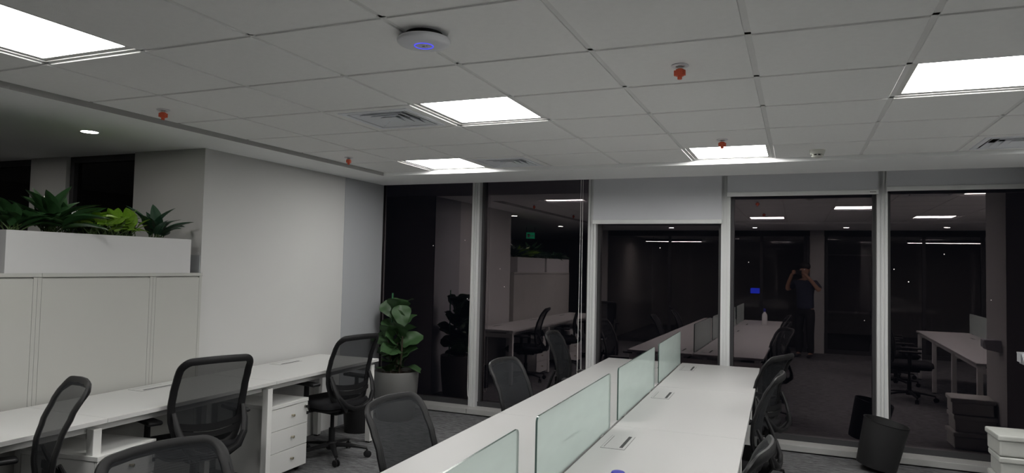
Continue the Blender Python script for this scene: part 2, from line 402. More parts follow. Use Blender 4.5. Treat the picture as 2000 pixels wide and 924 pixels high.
MB().lathe([(.06, -.020), (.0985, -.0215), (.1015, -.026), (.1015, -.033), (.097, -.038), (.060, -.0445), (0, -.047)], 56).build('shell', 'plastic_white', t, smooth=True)
MB().lathe([(.0335, -.0455), (.0335, -.0485), (.0370, -.0482), (.0370, -.0455)], 48, None, True).build('led_ring', 'led_blue', t)
m_ = MB(); m_.box(-.006, .004, -.004, .004, -.0482, -.0465); m_.box(.010, .015, -.0025, .0025, -.0482, -.0465); m_.build('printed_mark', 'print_dark', t)
def downlight(x, y, lb):
    t = thing('downlight', (x, y, ZB), 0, lb, 'downlight', 'round recessed downlights')
    MB().lathe([(.052, .001), (.060, -.001), (.060, -.004), (.052, -.004)], 28, None, True).build('rim', 'white_metal', t, smooth=True)
    MB().lathe([(.0, -.0025), (.052, -.0025), (.052, -.0015), (.0, -.0012)], 28).build('lens', 'downlight_light', t)
for x, y, lb in ((-3.045, .514, 'small round downlight above the planter box at left'), (-4.6, .5, 'added unseen downlight left of the view before the dark windows'), (-4.6, -1.4, 'added unseen downlight left of the view behind the cabinets'), (-3.2, -2.4, 'added unseen downlight left of and behind the camera'), (-1.0, -2.9, 'round downlight in the corridor behind the camera'),  # second to fourth are unseen extras, added to brighten the left area
                 (.6, -2.9, 'round downlight left above the photographer'), (2.2, -2.9, 'round downlight right above the photographer'), (3.8, -2.9, 'round downlight in the right corridor end')):
    downlight(x, y, lb)

# ------------------------------------------------------------------ roller blinds
def blind(n_, a, b, bottom, lb, cord, mark=False):
    t = thing('roller_blind', ((a + b) / 2, 4.135, 0), 0, lb, 'roller blind', 'window roller blinds'); h = (b - a) / 2
    MB().lathe([(.026, -h), (.026, h)], 16, Matrix.Rotation(math.pi / 2, 4, 'Y') @ Matrix.Identity(4)).build('roller_tube', 'blind_fabric', t).location = (0, .0, 2.73)
    if bottom < 2.6:
        bx(-h, h, -.001, .001, bottom + .036, 2.735).build('fabric', 'blind_fabric', t)
        r = bx(-h - .004, h + .004, -.012, .012, bottom, bottom + .04).build('bottom_rail', 'blind_rail', t, bevel=.004)
        if mark:
            m_ = MB()
            for q in range(5): m_.box(h - .065 + q * .010, h - .058 + q * .010, -.0127, -.012, bottom + .016, bottom + .024)
            m_.build('printed_mark', 'print_dark', r)
    if cord:
        cx, z0 = cord; cx -= (a + b) / 2
        pts = [(cx - .012, -.05, 2.70), (cx - .014, -.05, 1.4), (cx - .022, -.05, z0 + .12), (cx - .016, -.05, z0 + .03), (cx, -.05, z0), (cx + .016, -.05, z0 + .03), (cx + .020, -.05, z0 + .12), (cx + .010, -.05, 1.4), (cx + .008, -.05, 2.70)]
        MB().tube(pts, .0028, 6).build('bead_cord', 'cord_white', t, smooth=True)
blind(1, -3.19, -1.945, 2.70, 'fully raised blind with looped bead cord at the first window bay', (-1.885, .17))
blind(2, -1.85, -.632, 2.70, 'fully raised blind with bead cord at the second window bay', (-.66, .30))
blind(3, -.555, .705, 2.05, 'grey roller blind drawn lowest, behind the bench end', None)
blind(4, .757, 2.024, 2.305, 'grey roller blind with printed mark on its bottom rail', (2.075, .15), True)
blind(5, 2.092, 3.36, 2.33, 'grey roller blind in the rightmost window bay', None)
blind(6, 3.42, 4.66, 2.33, 'grey roller blind beyond the right picture edge', None)

# ------------------------------------------------------------------ desks
def desk_port(parent, x, y, w, l, z, side, top='laminate'):
    """flush cable flap: frame line, lid and dark slot"""
    p = bx(x - w/2, x + w/2, y - l/2, y + l/2, z - .002, z + .0012).build('cable_flap', top, parent)
    m_ = MB(); e = .0016
    m_.box(x - w/2 - e, x + w/2 + e, y - l/2 - e, y - l/2, z - .002, z + .0008); m_.box(x - w/2 - e, x + w/2 + e, y + l/2, y + l/2 + e, z - .002, z + .0008)
    m_.box(x - w/2 - e, x - w/2, y - l/2, y + l/2, z - .002, z + .0008); m_.box(x + w/2, x + w/2 + e, y - l/2, y + l/2, z - .002, z + .0008)
    m_.build('flap_gap', 'dark_frame', p)
    xs = x + side * (w/2 - .022)
    bx(xs - .008, xs + .008, y - l/2 + .03, y + l/2 - .005, z, z + .0018).build('cable_slot', 'void', p)
    xo = x - side * (w/2 - .012)
    bx(xo - .0012, xo + .0012, y - l/2 + .02, y + l/2 - .02, z, z + .0016).build('hinge_line', 'dark_frame', p)
def leg_frame(t, y, xa, xb, dz=.690):
    for x in (xa, xb):
        bx(x - .025, x + .025, y - .025, y + .025, .012, dz).build('leg', 'white_metal', t, bevel=.003)
        bx(x - .018, x + .018, y - .018, y + .018, 0, .012).build('levelling_foot', 'black_plastic', t)
    bx(min(xa, xb) + .025, max(xa, xb) - .025, y - .018, y + .018, dz - .055, dz - .005).build('cross_beam', 'white_metal', t)
DZ = .74
# wall-side run of desks
LT = .030
ld = thing('wall_desk', (-2.130, 2.70, 0), LT, 'long white desk run along the left wall and cabinets', 'desk')
Y_END = -4.10; LM = 1.35
for k in range(3):
    ya, yb = -(k + 1) * LM - .02 + (.02 if k < 2 else 0), -k * LM - (.02 if k else 0)
    bx(-.642, 0, -.02 - (k + 1) * LM + .0006, (-.02 if k else 0) - k * LM - (.0006 if k else 0), DZ - .025, DZ).build('tabletop', 'lit_laminate', ld, bevel=.0015, seg=1)
for k in range(4):
    leg_frame(ld, -.06 - k * LM if k < 3 else -.06 - 3 * LM + .06, -.045, -.60)
for x in (-.10, -.52): bx(x - .02, x + .02, -4.05, -.05, DZ - .075, DZ - .027).build('long_beam', 'white_metal', ld)
for k in range(3): desk_port(ld, -.545, -.02 - (k + .43) * LM, .12, .27, DZ, 1, 'lit_laminate')
bx(-.640, -.626, -4.0, -1.6, .34, .68).build('modesty_panel', 'cabinet_board', ld)
# double bench in the middle
BT = .0221; BM = 1.4032; BW = .687
def bench(loc, rz, nmod, label, full=True):
    b = thing('bench_desk', loc, rz, label, 'desk')
    for k in range(nmod):
        for s in (-1, 1):
            x0, x1 = (0.006, BW) if s > 0 else (-BW, -0.006)
            bx(x0, x1, -(k + 1) * BM + .0008, -k * BM - .0008, DZ - .025, DZ).build('tabletop', 'laminate', b, bevel=.0015, seg=1)
            desk_port(b, s * .105, -k * BM - .35, .115, .27, DZ, s)
    for k in range(nmod + 1): leg_frame(b, -.06 if k == 0 else (-nmod * BM + .06 if k == nmod else -k * BM), -BW + .04, BW - .04)
    for x in (-.62, -.12, .12, .62): bx(x - .02, x + .02, -nmod * BM + .04, -.04, DZ - .075, DZ - .027).build('long_beam', 'white_metal', b)
    bx(-.10, .10, -nmod * BM + .1, -.1, .50, .64).build('cable_tray', 'white_metal', b)
    return b
bench_main = bench((.377, 3.9232, 0), BT, 4, 'long white double bench desk in the middle with cable flaps')
def rounded_panel(half, h, r, th):
    """upright glass panel in the YZ plane, rounded top corners"""
    out = [(-half, 0), (half, 0)]
    for a in range(0, 91, 15): t = math.radians(a); out.append((half - r + r * math.cos(t), h - r + r * math.sin(t)))
    for a in range(90, 181, 15): t = math.radians(a); out.append((-half + r + r * math.cos(t), h - r + r * math.sin(t)))
    n = len(out); vs = [(-th/2, y, z) for y, z in out] + [(th/2, y, z) for y, z in out]
    return MB().add(vs, [tuple(range(n))[::-1], tuple(range(n, 2*n))] + [(i, (i+1) % n, n + (i+1) % n, n + i) for i in range(n)])
def at_bench(b, x, y):
    c, s = math.cos(b.rotation_euler.z), math.sin(b.rotation_euler.z); return (b.location.x + x*c - y*s, b.location.y + x*s + y*c)
def screen(b, k, lb):
    px, py = at_bench(b, 0, -(k + .5) * BM)
    t = thing('desk_screen', (px, py, DZ), b.rotation_euler.z, lb, 'desk screen', 'frosted desk screens'); half = (BM - .198) / 2; h = .292; th = .008
    g = rounded_panel(half, h, .022, th).build('glass_panel', ['frosted_glass', 'glass_edge'], t)
    for f in g.data.polygons: f.material_index = 0 if abs(f.normal.x) > .9 else 1
    g.location = (0, 0, .008)
    for s in (-.42, .42): bx(-.005, .005, s - .03, s + .03, 0.0, .008).build('foot_clip', 'chrome', t)
for k, lb in enumerate(('frosted glass desk screen at the window end of the bench', 'frosted glass desk screen second from the window end', 'frosted glass desk screen third from the window, largest fully seen', 'frosted glass desk screen nearest the camera, cut by the bottom edge')):
    screen(bench_main, k, lb)
bench_r = bench((3.70, 3.12, 0), .015, 3, 'white double bench desk right of the view, mirrored in the rightmost window')
for k in range(3): screen(bench_r, k, ('frosted desk screen on the right bench, window end', 'frosted desk screen on the right bench, middle', 'frosted desk screen on the right bench, rear end')[k])

# ------------------------------------------------------------------ task chairs (local +Y is where the sitter faces)
def prof_y(z):
    P = [(.44, -.185), (.52, -.205), (.62, -.205), (.72, -.215), (.82, -.240), (.92, -.280), (1.0, -.325)]
    for (a, ya), (b, yb) in zip(P, P[1:]):
        if z <= b: t = (z - a) / (b - a); t = t * t * (3 - 2 * t) * .5 + t * .5; return ya + (yb - ya) * t
    return P[-1][1]
def half_w(z):
    P = [(.47, .13), (.50, .165), (.56, .190), (.64, .212), (.75, .222), (.90, .218), (1.0, .212)]
    for (a, wa), (b, wb) in zip(P, P[1:]):
        if z <= b: return wa + (wb - wa) * max(0, (z - a)) / (b - a)
    return P[-1][1]
ZT, ZL, RC = 1.0, .475, .048
ZS = [.475 + .05 * (1 - math.cos(math.pi / 2 * k / 5)) for k in range(5)] + [.525 + (ZT - RC - .525) * k / 14 for k in range(14)] + [ZT - RC + RC * math.sin(math.pi / 2 * k / 7) for k in range(8)]
def outline_w(z):
    w = half_w(z)
    if z > ZT - RC: d = z - (ZT - RC); w = w - RC + math.sqrt(max(0, RC * RC - d * d))
    if z < ZL + .05: d = (ZL + .05) - z; w = w - .05 + math.sqrt(max(0, .0025 - d * d))
    return w
def back_pt(x, z, off=0.0):
    return Vector((x, prof_y(z) + .045 * (x / .22) ** 2 + off, z + .012 * (1 - (x / .22) ** 2) * max(0, (z - .9) / .1)))
def chair_proto():
    t = thing('task_chair')
    # seat cushion
    def rr(hw, hd, r, n=5):
        o = []
        for cx, cy, a0 in ((hw - r, hd - r, 0), (-hw + r, hd - r, 90), (-hw + r, -hd + r, 180), (hw - r, -hd + r, 270)):
            for k in range(n + 1): a = math.radians(a0 + 90 * k / n); o.append((cx + r * math.cos(a), cy + r * math.sin(a)))
        return o
    levels = [(.88, .428), (1.0, .440), (1.02, .462), (.98, .484), (.86, .494), (.5, .492), (.15, .488)]
    vs = []; n = 24
    for sc, z in levels:
        for x, y in rr(.245 * sc, .240 * sc, .09 * sc): vs.append((x, y + .03, z - (.02 if y > .15 and z > .45 else 0) * ((y - .15) / .1 if y > .15 else 0)))
    fs = [tuple(range(n))[::-1], tuple((len(levels) - 1) * n + i for i in range(n))]
    for l_ in range(len(levels) - 1):
        for i in range(n): j = (i + 1) % n; fs.append((l_*n+i, l_*n+j, (l_+1)*n+j, (l_+1)*n+i))
    MB().add(vs, fs).build('seat', 'black_fabric', t, smooth=True)
    vs = []
    for sc, z in ((.70, .405), (.92, .412), (.94, .430)):
        for x, y in rr(.245 * sc, .240 * sc, .09 * sc): vs.append((x, y + .03, z))
    MB().add(vs, [tuple(range(n))[::-1], tuple(2 * n + i for i in range(n))] + [(l_*n+i, l_*n+(i+1) % n, (l_+1)*n+(i+1) % n, (l_+1)*n+i) for l_ in range(2) for i in range(n)]).build('seat_shell', 'black_plastic', t, smooth=True)
    # mesh back
    def pan(u, v):
        z = ZS[min(len(ZS) - 1, int(round(v * (len(ZS) - 1))))]; return back_pt((2 * u - 1) * (outline_w(z) + .006), z, .010)
    MB().grid(pan, 10, len(ZS) - 1).build('mesh_panel', 'mesh_fabric', t, smooth=True)
    ring = []; NZ = 26
    for z in ZS: ring.append(back_pt(outline_w(z), z))
    for q in (.5, 0, -.5): ring.append(back_pt(q * outline_w(ZT), ZT))
    for z in ZS[::-1]: ring.append(back_pt(-outline_w(z), z))
    for q in (-.5, 0, .5): ring.append(back_pt(q * outline_w(ZL), ZL))
    ring2 = [ring[0]]
    for p in ring[1:]:
        if (p - ring2[-1]).length > .006: ring2.append(p)
    MB().tube(ring2, .0235, 8, closed=True, flat=.5, ref=(0, 1, 0)).build('back_frame', 'black_plastic', t, smooth=True)
    # lumbar support: two curved strips across the back
    lum = MB()
    for za, zb, off in ((.600, .640, -.030), (.560, .594, -.034)):
        def g(u, v, za=za, zb=zb, off=off):
            x = (2 * u - 1) * .195; z = za + (zb - za) * v; p = back_pt(x, z, off); p.z -= .022 * (1 - (x / .195) ** 2); return p
        lum.grid(g, 12, 2)
        def g2(u, v, g=g): p = g(u, v); p.y += .008; return p
        lum.grid(g2, 12, 2)
    lu = lum.build('lumbar_support', 'black_plastic', t, smooth=True)
    def g3(u, v):
        x = (2 * u - 1) * .11; z = .596 + .003 * v; p = back_pt(x, z, -.037); p.z -= .022 * (1 - (x / .195) ** 2); return p
    MB().grid(g3, 10, 1).build('slot_highlight', 'chrome', lu)  # bright strip stands in for light coming through the slot
    # yoke from the frame down under the seat
    for s in (-1, 1):
        pts = [(s*.213, -.195, .70), (s*.208, -.232, .62), (s*.190, -.262, .545), (s*.150, -.275, .475), (s*.090, -.245, .425), (s*.045, -.16, .402), (s*.030, -.05, .398)]
        MB().tube(pts, [.014, .020, .022, .023, .024, .024, .022], 8, flat=.65).build('back_support', 'black_plastic', t, smooth=True)
    MB().tube([(-.19, -.262, .545), (-.13, -.295, .475), (-.05, -.300, .440), (.05, -.300, .440), (.13, -.295, .475), (.19, -.262, .545)], .016, 8, flat=1.2).build('back_loop', 'black_plastic', t, smooth=True)
    # arms
    for s in (-1, 1):
        a = MB(); a.tube([(s*.13, .02, .408), (s*.235, .02, .412), (s*.268, .015, .45), (s*.275, .01, .52), (s*.275, .01, .622)], [.02, .02, .022, .024, .022], 8, flat=.7)
        ar = a.build('armrest', 'black_plastic', t, smooth=True)
        MB().box(s*.275 - .042, s*.275 + .042, -.11, .14, .622, .648).build('arm_pad', 'black_plastic', ar, bevel=.012, seg=3)
    # mechanism, gas lift, star base
    MB().box(-.085, .085, -.13, .12, .365, .41).build('tilt_mechanism', 'black_plastic', t, bevel=.012)
    MB().lathe([(.026, .10), (.026, .24), (.016, .242), (.016, .37)], 16).build('gas_lift', 'black_plastic', t, smooth=True)
    MB().tube([(.09, .02, .385), (.20, .04, .385), (.25, .045, .38)], .006, 6).build('lever', 'black_plastic', t)
    MB().lathe([(.040, .07), (.045, .085), (.042, .125), (.028, .135)], 20).build('base_hub', 'black_plastic', t, smooth=True)
    for k in range(5):
        a = math.radians(72 * k + 18); c, s = math.cos(a), math.sin(a)
        lg = MB(); lg.tube([(c*.03, s*.03, .105), (c*.15, s*.15, .098), (c*.29, s*.29, .076)], [.028, .022, .015], 8, flat=.7)
        lo = lg.build('base_leg', 'black_plastic', t, smooth=True)
        ca = MB(); R_ = Matrix.Translation((c*.295, s*.295, .028)) @ Matrix.Rotation(a + .6, 4, 'Z') @ Matrix.Rotation(math.pi / 2, 4, 'X')
        for o in (-.020, .006): ca.lathe([(.020, o), (.028, o + .003), (.028, o + .011), (.020, o + .014)], 14, R_)
        ca.lathe([(.008, -.012), (.008, .012)], 8, R_); ca.tube([(c*.288, s*.288, .07), (c*.295, s*.295, .03)], .008, 6)
        ca.build('caster', 'black_plastic', lo, smooth=True)
    return t
cp = chair_proto(); first = [True]
def chair(x, y, fx, fy, lb, group, sz=1.0):
    t = cp if first[0] else copy_tree(cp); first[0] = False
    t.location = (x, y, 0); t.rotation_euler = (0, 0, math.atan2(fy, fx) - math.pi / 2); t.scale = (1, 1, sz); tag(t, lb, 'chair', group); return t
G1, G2, G3, G4 = 'chairs at the wall desks', 'chairs on the left side of the bench', 'chairs on the right side of the bench', 'chairs at the right-hand bench'
chair(-2.17, 2.10, -.985, .17, 'black mesh task chair nearest the plant, star base fully seen', G1)
chair(-2.11, .62, -.95, .31, 'black mesh task chair seen from behind, right of the white cabinets', G1)
chair(-1.85, -.69, -.42, -.91, 'black task chair seen edge-on at the left picture edge', G1)
chair(-.13, .20, 1, -.04, 'black mesh chair at the bench nearest the grey pot, front seen', G2, .94)
chair(-.17, 1.64, 1, -.06, 'black mesh chair at the bench before the second window bay', G2, .95)
chair(-.43, 3.42, 1, .05, 'black mesh chair farthest back on the left bench side', G2, .98)
chair(-.36, -.94, .985, -.17, 'dark chair back cut off at the bottom left edge', G2, .94)
chair(1.0, 3.08, -.92, .38, 'black mesh chair on the right bench side nearest the window', G3, .955)
chair(.975, 1.95, -1, .06, 'black mesh chair seen edge-on, middle of the right bench side', G3, .955)
chair(.965, .16, -1, .08, 'black mesh chair on the right bench side nearest the camera', G3, .935)
chair(2.70, 1.05, 1, .15, 'black chair at the right bench, mirrored in the rightmost window', G4)
chair(2.68, -.1, 1, -.2, 'black chair at the right bench beyond the picture, middle', G4)
chair(2.74, -1.0, 1, .1, 'black chair at the right bench beyond the picture, rear', G4)

# ------------------------------------------------------------------ pedestals
def pedestal(x, y, rz, lb, proto=None):
    """front faces local +X; origin at front centre on the floor"""
    if proto: t = copy_tree(proto); t.location = (x, y, 0); t.rotation_euler.z = rz; return tag(t, lb, 'drawer unit', 'mobile drawer units')
    t = thing('drawer_pedestal', (x, y, 0), rz, lb, 'drawer unit', 'mobile drawer units'); hw = .205
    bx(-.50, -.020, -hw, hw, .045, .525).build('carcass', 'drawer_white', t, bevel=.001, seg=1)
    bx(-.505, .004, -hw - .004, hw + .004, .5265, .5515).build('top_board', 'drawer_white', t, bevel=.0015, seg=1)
    for k in range(3):
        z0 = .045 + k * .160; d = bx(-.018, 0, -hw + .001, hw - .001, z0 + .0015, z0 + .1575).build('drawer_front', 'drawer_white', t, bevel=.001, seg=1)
        R_ = Matrix.Translation((0, 0.02, z0 + .085)) @ Matrix.Rotation(math.pi / 2, 4, 'Y')
        MB().lathe([(.0065, 0), (.006, .012), (.010, .018), (.0105, .024), (.006, .027), (0, .0275)], 16, R_).build('knob', 'brass', d, smooth=True)
    R_ = Matrix.Translation((0, hw - .035, .49)) @ Matrix.Rotation(math.pi / 2, 4, 'Y')
    lk = MB().lathe([(.011, 0), (.011, .004), (.007, .005), (.007, .009)], 16, R_).build('lock', 'chrome', t, smooth=True)
    k_ = MB(); k_.box(.008, .014, hw - .037, hw - .033, .484, .496); k_.box(.014, .036, hw - .044, hw - .026, .480, .500); k_.build('key', 'black_plastic', lk, bevel=.002)
    ring = [(.026, hw - .035 + .011 * math.cos(a), .466 + .014 * math.sin(a)) for a in [i * math.pi / 6 for i in range(12)]]
    MB().tube(ring, .0014, 5, closed=True).build('key_ring', 'chrome', lk)
    MB().box(.022, .030, hw - .046, hw - .026, .432, .454).build('spare_key', 'black_plastic', lk, bevel=.002)
    for cx in (-.06, -.45):
        for cy in (-.16, .16):
            R_ = Matrix.Translation((cx, cy, .020)) @ Matrix.Rotation(math.pi / 2, 4, 'X')
            MB().lathe([(.014, -.012), (.020, -.009), (.020, .009), (.014, .012)], 12, R_).box(cx - .012, cx + .012, cy - .012, cy + .012, .028, .046).build('caster', 'black_plastic', t)
    return t
p1 = pedestal(-2.13, 1.535, LT, 'white three-drawer unit with brass knobs beside the far desk chair')
p2 = pedestal(-2.06, .12, LT + .12, 'white drawer unit with key, at the bottom left under the desk', p1)
pedestal(-2.08, -1.2, LT, 'white drawer unit under the desk run, left of the view', p1)

# ------------------------------------------------------------------ storage cabinets and planters
CX = -2.735
segs = [(.802, 1.222, 'tall white storage cabinet, narrow end unit next to the wall'), (.020, .800, 'tall white storage cabinet, wide unit under the planter box'), (-.782, .018, 'tall white storage cabinet at the left picture edge'), (-1.60, -.784, 'tall white storage cabinet left of the view, seen in the window')]
for a, b, lb in segs:
    t = thing('storage_cabinet', (CX, (a + b) / 2, 0), 0, lb, 'cabinet', 'tall storage cabinets'); h = (b - a) / 2
    bx(-.40, -.014, -h, h, 0, 1.478).build('carcass', 'cabinet_board', t)
    bx(-.016, 0, -h + .0245, h - .0245, .045, 1.470).build('back_panel', 'cabinet_board', t, bevel=.001, seg=1)
    for s in (-1, 1): bx(-.016, -.0006, min(s*h, s*(h - .0225)), max(s*h, s*(h - .0225)), .0, 1.478).build('side_edge', 'cabinet_board', t)
for a, b, lb in ((.020 + .022, 1.226, 'white top board over the cabinets under the planter box'), (-1.602, .040, 'white top board over the leftmost cabinets')):
    tag(bx(CX - .41, CX + .004, a, b, 1.480, 1.503).build('cabinet_top', 'cabinet_board', bevel=.001, seg=1), lb, 'cabinet top', 'cabinet top boards')
def planter(a, b, lb):
    t = thing('planter_box', (CX + .006, (a + b) / 2, 1.503), 0, lb, 'planter', 'planter boxes'); h = (b - a) / 2; hh = .245; d = .34; th = .012
    m_ = MB(); m_.box(-d, 0, -h, h, 0, .01); m_.box(-th, 0, -h, h, .01, hh); m_.box(-d, -d + th, -h, h, .01, hh); m_.box(-d + th, -th, -h, -h + th, .01, hh); m_.box(-d + th, -th, h - th, h, .01, hh)
    m_.build('box', 'planter_white', t)
    def so(u, v): return (-d + th + (d - 2*th) * u, -h + th + (2*h - 2*th) * v, hh - .02 + random.uniform(-.008, .018))
    MB().grid(so, 14, 50).build('soil', 'soil', t)
planter(-.172, 1.105, 'white planter box with leafy plants on the cabinets')
planter(-1.55, -.27, 'white planter box left of the view, seen in the window')

def leaf_mesh(name, material, shape, droop, fold=.18, wave=0.0, nu=6, nv=9):
    """unit leaf along +Y, width from shape(v), thin solid two-sided sheet"""
    mb = MB()
    def g(u, v):
        w = shape(v); x = (2 * u - 1) * w
        z = abs(x) * fold - droop * v * v + wave * math.sin(v * 14 + (3 if u > .5 else 0)) * abs(2 * u - 1)
        return (x, v * (1 - .12 * droop * v), z)
    mb.grid(g, nu, nv)
    me = mb.mesh(name, smooth=True); me.materials.append(MATS[material]); return me
blade = lambda v: .5 * (math.sin(math.pi * min(1, v ** .85)) ** .8) * (1 - .25 * v) + .004
heart = lambda v: .5 * (math.sin(math.pi * min(1, (v * .97 + .03) ** .62)) ** .7) + .003
fig = lambda v: .5 * (.38 + .62 * min(1, (v / .62)) ** 1.3) * (math.sqrt(max(0, 1 - ((v - .62) / .38) ** 2)) if v > .62 else 1) * (1 if v > .06 else v / .06) + .002
def place_leaf(me, parent, base, az, el, L, W, roll=0.0, name='leaf'):
    d = Vector((math.cos(el) * math.cos(az), math.cos(el) * math.sin(az), math.sin(el)))
    side = Vector((-math.sin(az), math.cos(az), 0)); nrm = side.cross(d) * -1
    nrm = d.cross(side) if d.cross(side).z > 0 else side.cross(d)
    xx = d.cross(nrm)
    M = Matrix(((xx.x, d.x, nrm.x, 0), (xx.y, d.y, nrm.y, 0), (xx.z, d.z, nrm.z, 0), (0, 0, 0, 1)))
    o = obj(name, me, parent)
    o.matrix_local = Matrix.Translation(base) @ M @ Matrix.Rotation(roll, 4, 'Y') @ Matrix.Diagonal((W, L, L, 1)); return o
def clump(loc, material, shape, n, L, W, lb, el=(.5, 1.35), stem=.06, droops=(.15, .35, .6), spread=.03, azs=None, seed=1, group='planter plants', name='leafy_plant'):
    random.seed(seed); t = thing(name, loc, 0, lb, 'plant', group)
    ms = [leaf_mesh('leaf', material, shape, d) for d in droops]; st = MB()
    for k in range(n):
        az = (azs[k % len(azs)] if azs else 0) + random.uniform(-.5, .5) if azs else k * 2.4 + random.uniform(-.4, .4)
        e = random.uniform(*el); s = stem * random.uniform(.7, 1.5)
        b0 = Vector((random.uniform(-spread, spread), random.uniform(-spread, spread), -.005)); d = Vector((math.cos(e) * math.cos(az), math.cos(e) * math.sin(az), math.sin(e)))
        b1 = b0 + d * s; st.tube([b0, b0 + d * s * .5 + Vector((0, 0, s * .1)), b1], .0032, 5)
        place_leaf(random.choice(ms), t, b1 - d * .004, az, e - random.uniform(.05, .35), L * random.uniform(.75, 1.2), W * random.uniform(.8, 1.15), random.uniform(-.5, .5))
    st.build('stems', 'stem', t, smooth=True)
    return t
PZ = 1.735; PXc = -2.90
clump((PXc + .02, .17, PZ), 'leaf_dark', blade, 38, .25, .105, 'large dark green leafy plant with broad pointed leaves, left in planter', el=(.65, 1.45), stem=.075, seed=4)
clump((PXc + .02, -.05, PZ), 'leaf_dark', blade, 26, .17, .08, 'low dark green plant at the left end of the planter', el=(.7, 1.35), seed=8)
clump((PXc - .06, .33, PZ), 'leaf_dark', blade, 18, .19, .085, 'dark green plant with glossy leaves between the large one and the lime ones', el=(.5, 1.3), seed=15)
clump((PXc + .07, .45, PZ), 'leaf_lime', heart, 48, .105, .08, 'lime green heart-leaved plant in the middle of the planter', el=(.6, 1.45), stem=.095, spread=.08, seed=21)
clump((PXc + .07, .62, PZ), 'leaf_lime', heart, 44, .10, .08, 'lime green heart-leaved plant right of the middle of the planter', el=(.6, 1.45), stem=.085, spread=.08, seed=23)
clump((PXc + .05, .91, PZ), 'leaf_deep', blade, 20, .20, .09, 'deep green plant with upright paddle leaves at the planter right end', el=(.75, 1.5), stem=.055, seed=31, spread=.045)
for k, y in enumerate((-.45, -.75, -1.05, -1.35)):
    clump((PXc + .04, y, PZ), 'leaf_dark' if k % 2 else 'leaf_deep', blade, 12, .14, .07, ('dark leafy plant in the far-left planter, right end', 'dark leafy plant in the far-left planter, second', 'dark leafy plant in the far-left planter, third', 'dark leafy plant in the far-left planter, left end')[k], seed=40 + k)

# ------------------------------------------------------------------ fig plant in the corner pot
PX, PY = -2.48, 3.57
t = thing('plant_pot', (PX, PY, 0), 0, 'round dark grey plant pot in the window corner', 'plant pot')
MB().lathe([(0, 0), (.185, 0), (.195, .02), (.222, .30), (.232, .48), (.228, .495), (.214, .495), (.208, .44), (0, .44)], 48).build('body', 'pot_grey', t, smooth=True)
random.seed(5)
so = MB(); so.lathe([(0, .455), (.10, .462), (.18, .458), (.2075, .448)], 30); so.build('soil', 'soil', t)
for k in range(26):
    a, r = random.uniform(0, 6.28), random.uniform(.02, .19)
    o = MB().box(-.02, .02, -.007, .007, 0, .006, Matrix.Rotation(random.uniform(-.3, .3), 4, 'X')).build('bark_chip', 'bark', t); o.location = (r * math.cos(a), r * math.sin(a), .466); o.rotation_euler.z = random.uniform(0, 3)
t = thing('fig_plant', (PX, PY, .46), 0, 'fiddle-leaf fig with big green leaves in the grey pot', 'plant')
random.seed(11)
figs = [leaf_mesh('leaf', 'leaf_fig', fig, d, fold=f, wave=.035, nu=8, nv=12) for d, f in ((.1, .25), (.3, .35), (.5, .2))]
tr = MB(); trunks = [((0, 0), (-.02, .02), .68), ((.05, -.03), (.10, -.06), .50), ((-.04, -.04), (-.10, -.03), .40)]
for (x, y), (x2, y2), h in trunks: tr.tube([(x, y, -.005), ((x + x2) / 2 + .01, (y + y2) / 2, h / 2), (x2, y2, h)], [.010, .009, .006], 7)
tr.build('trunk', 'bark', t, smooth=True)
for (x, y), (x2, y2), h in trunks:
    n = int(h * 20)
    for k in range(n):
        f = .06 + .92 * k / max(1, n - 1); z = h * f; az = k * 2.2 + x * 40; e = .45 + .75 * (k / n) + random.uniform(-.25, .35)
        place_leaf(random.choice(figs), t, (x + (x2 - x) * f, y + (y2 - y) * f, z), az, e, random.uniform(.22, .285) * (1 - .15 * k / n), random.uniform(.20, .25), random.uniform(-.9, .9))
tag(bx(-.006, .006, -.006, .006, -.06, .83).build('stake', 'stake_green', t)).location = (-.11, .06, 0)

# ------------------------------------------------------------------ bins, boxes, small things
def bin_(loc, r0, r1, h, lb, rot=None):
    t = thing('waste_bin', loc, 0, lb, 'waste bin', 'black waste bins')
    if rot: t.rotation_euler = rot
    MB().lathe([(0, .0), (r0, 0), (r0 + .002, .006), (r1, h - .006), (r1 + .003, h - .004), (r1 + .003, h), (r1 - .003, h), (r0 - .004, .008), (0, .008)], 40).build('body', 'black_bin', t, smooth=True)
    MB().lathe([(r1 - .002, h - .001), (r1 + .005, h - .001), (r1 + .005, h + .003), (r1 - .002, h + .003)], 40, None, True).build('rim', 'black_plastic', t, smooth=True)
    return t
bin_((1.975, 3.80, .032), .150, .170, .37, 'black waste bin tilted beside the window sill, right', (0, math.radians(12), 0))
bin_((-2.50, 2.93, 0), .12, .14, .27, 'small black waste bin on the floor under the far desk end')
for k, (z, dx) in enumerate(((0, .0), (.157, .012), (.314, -.004))):
    t = thing('white_carton', (2.885 + dx, 3.50, z), .04 * (k - 1), ('white foam box at the bottom of the stack, right edge', 'white foam box in the middle of the stack, right edge', 'white foam box topmost of the stack at the right edge')[k], 'box', 'stacked white boxes')
    bx(-.165, .165, -.15, .15, 0, .115).build('body', 'carton', t, bevel=.012)
    bx(-.178, .178, -.162, .162, .110, .152).build('lid', 'carton', t, bevel=.010)
t = thing('wall_box', (3.07, 3.72, .93), 0, 'small pale grey wall box on the column at the right edge', 'wall box')
MB().add([(-.135, -.07, .10), (0, -.07, .10), (0, .07, .10), (-.135, .07, .10), (-.115, -.07, .012), (0, -.07, -.012), (0, .07, -.012), (-.115, .07, .012)], [(0,1,2,3),(7,6,5,4),(0,4,5,1),(1,5,6,2),(2,6,7,3),(3,7,4,0)]).build('case', 'plastic_white', t, bevel=.003)
bx(-.136, -.134, -.05, .05, .03, .085).build('cover', 'plastic_white', t)
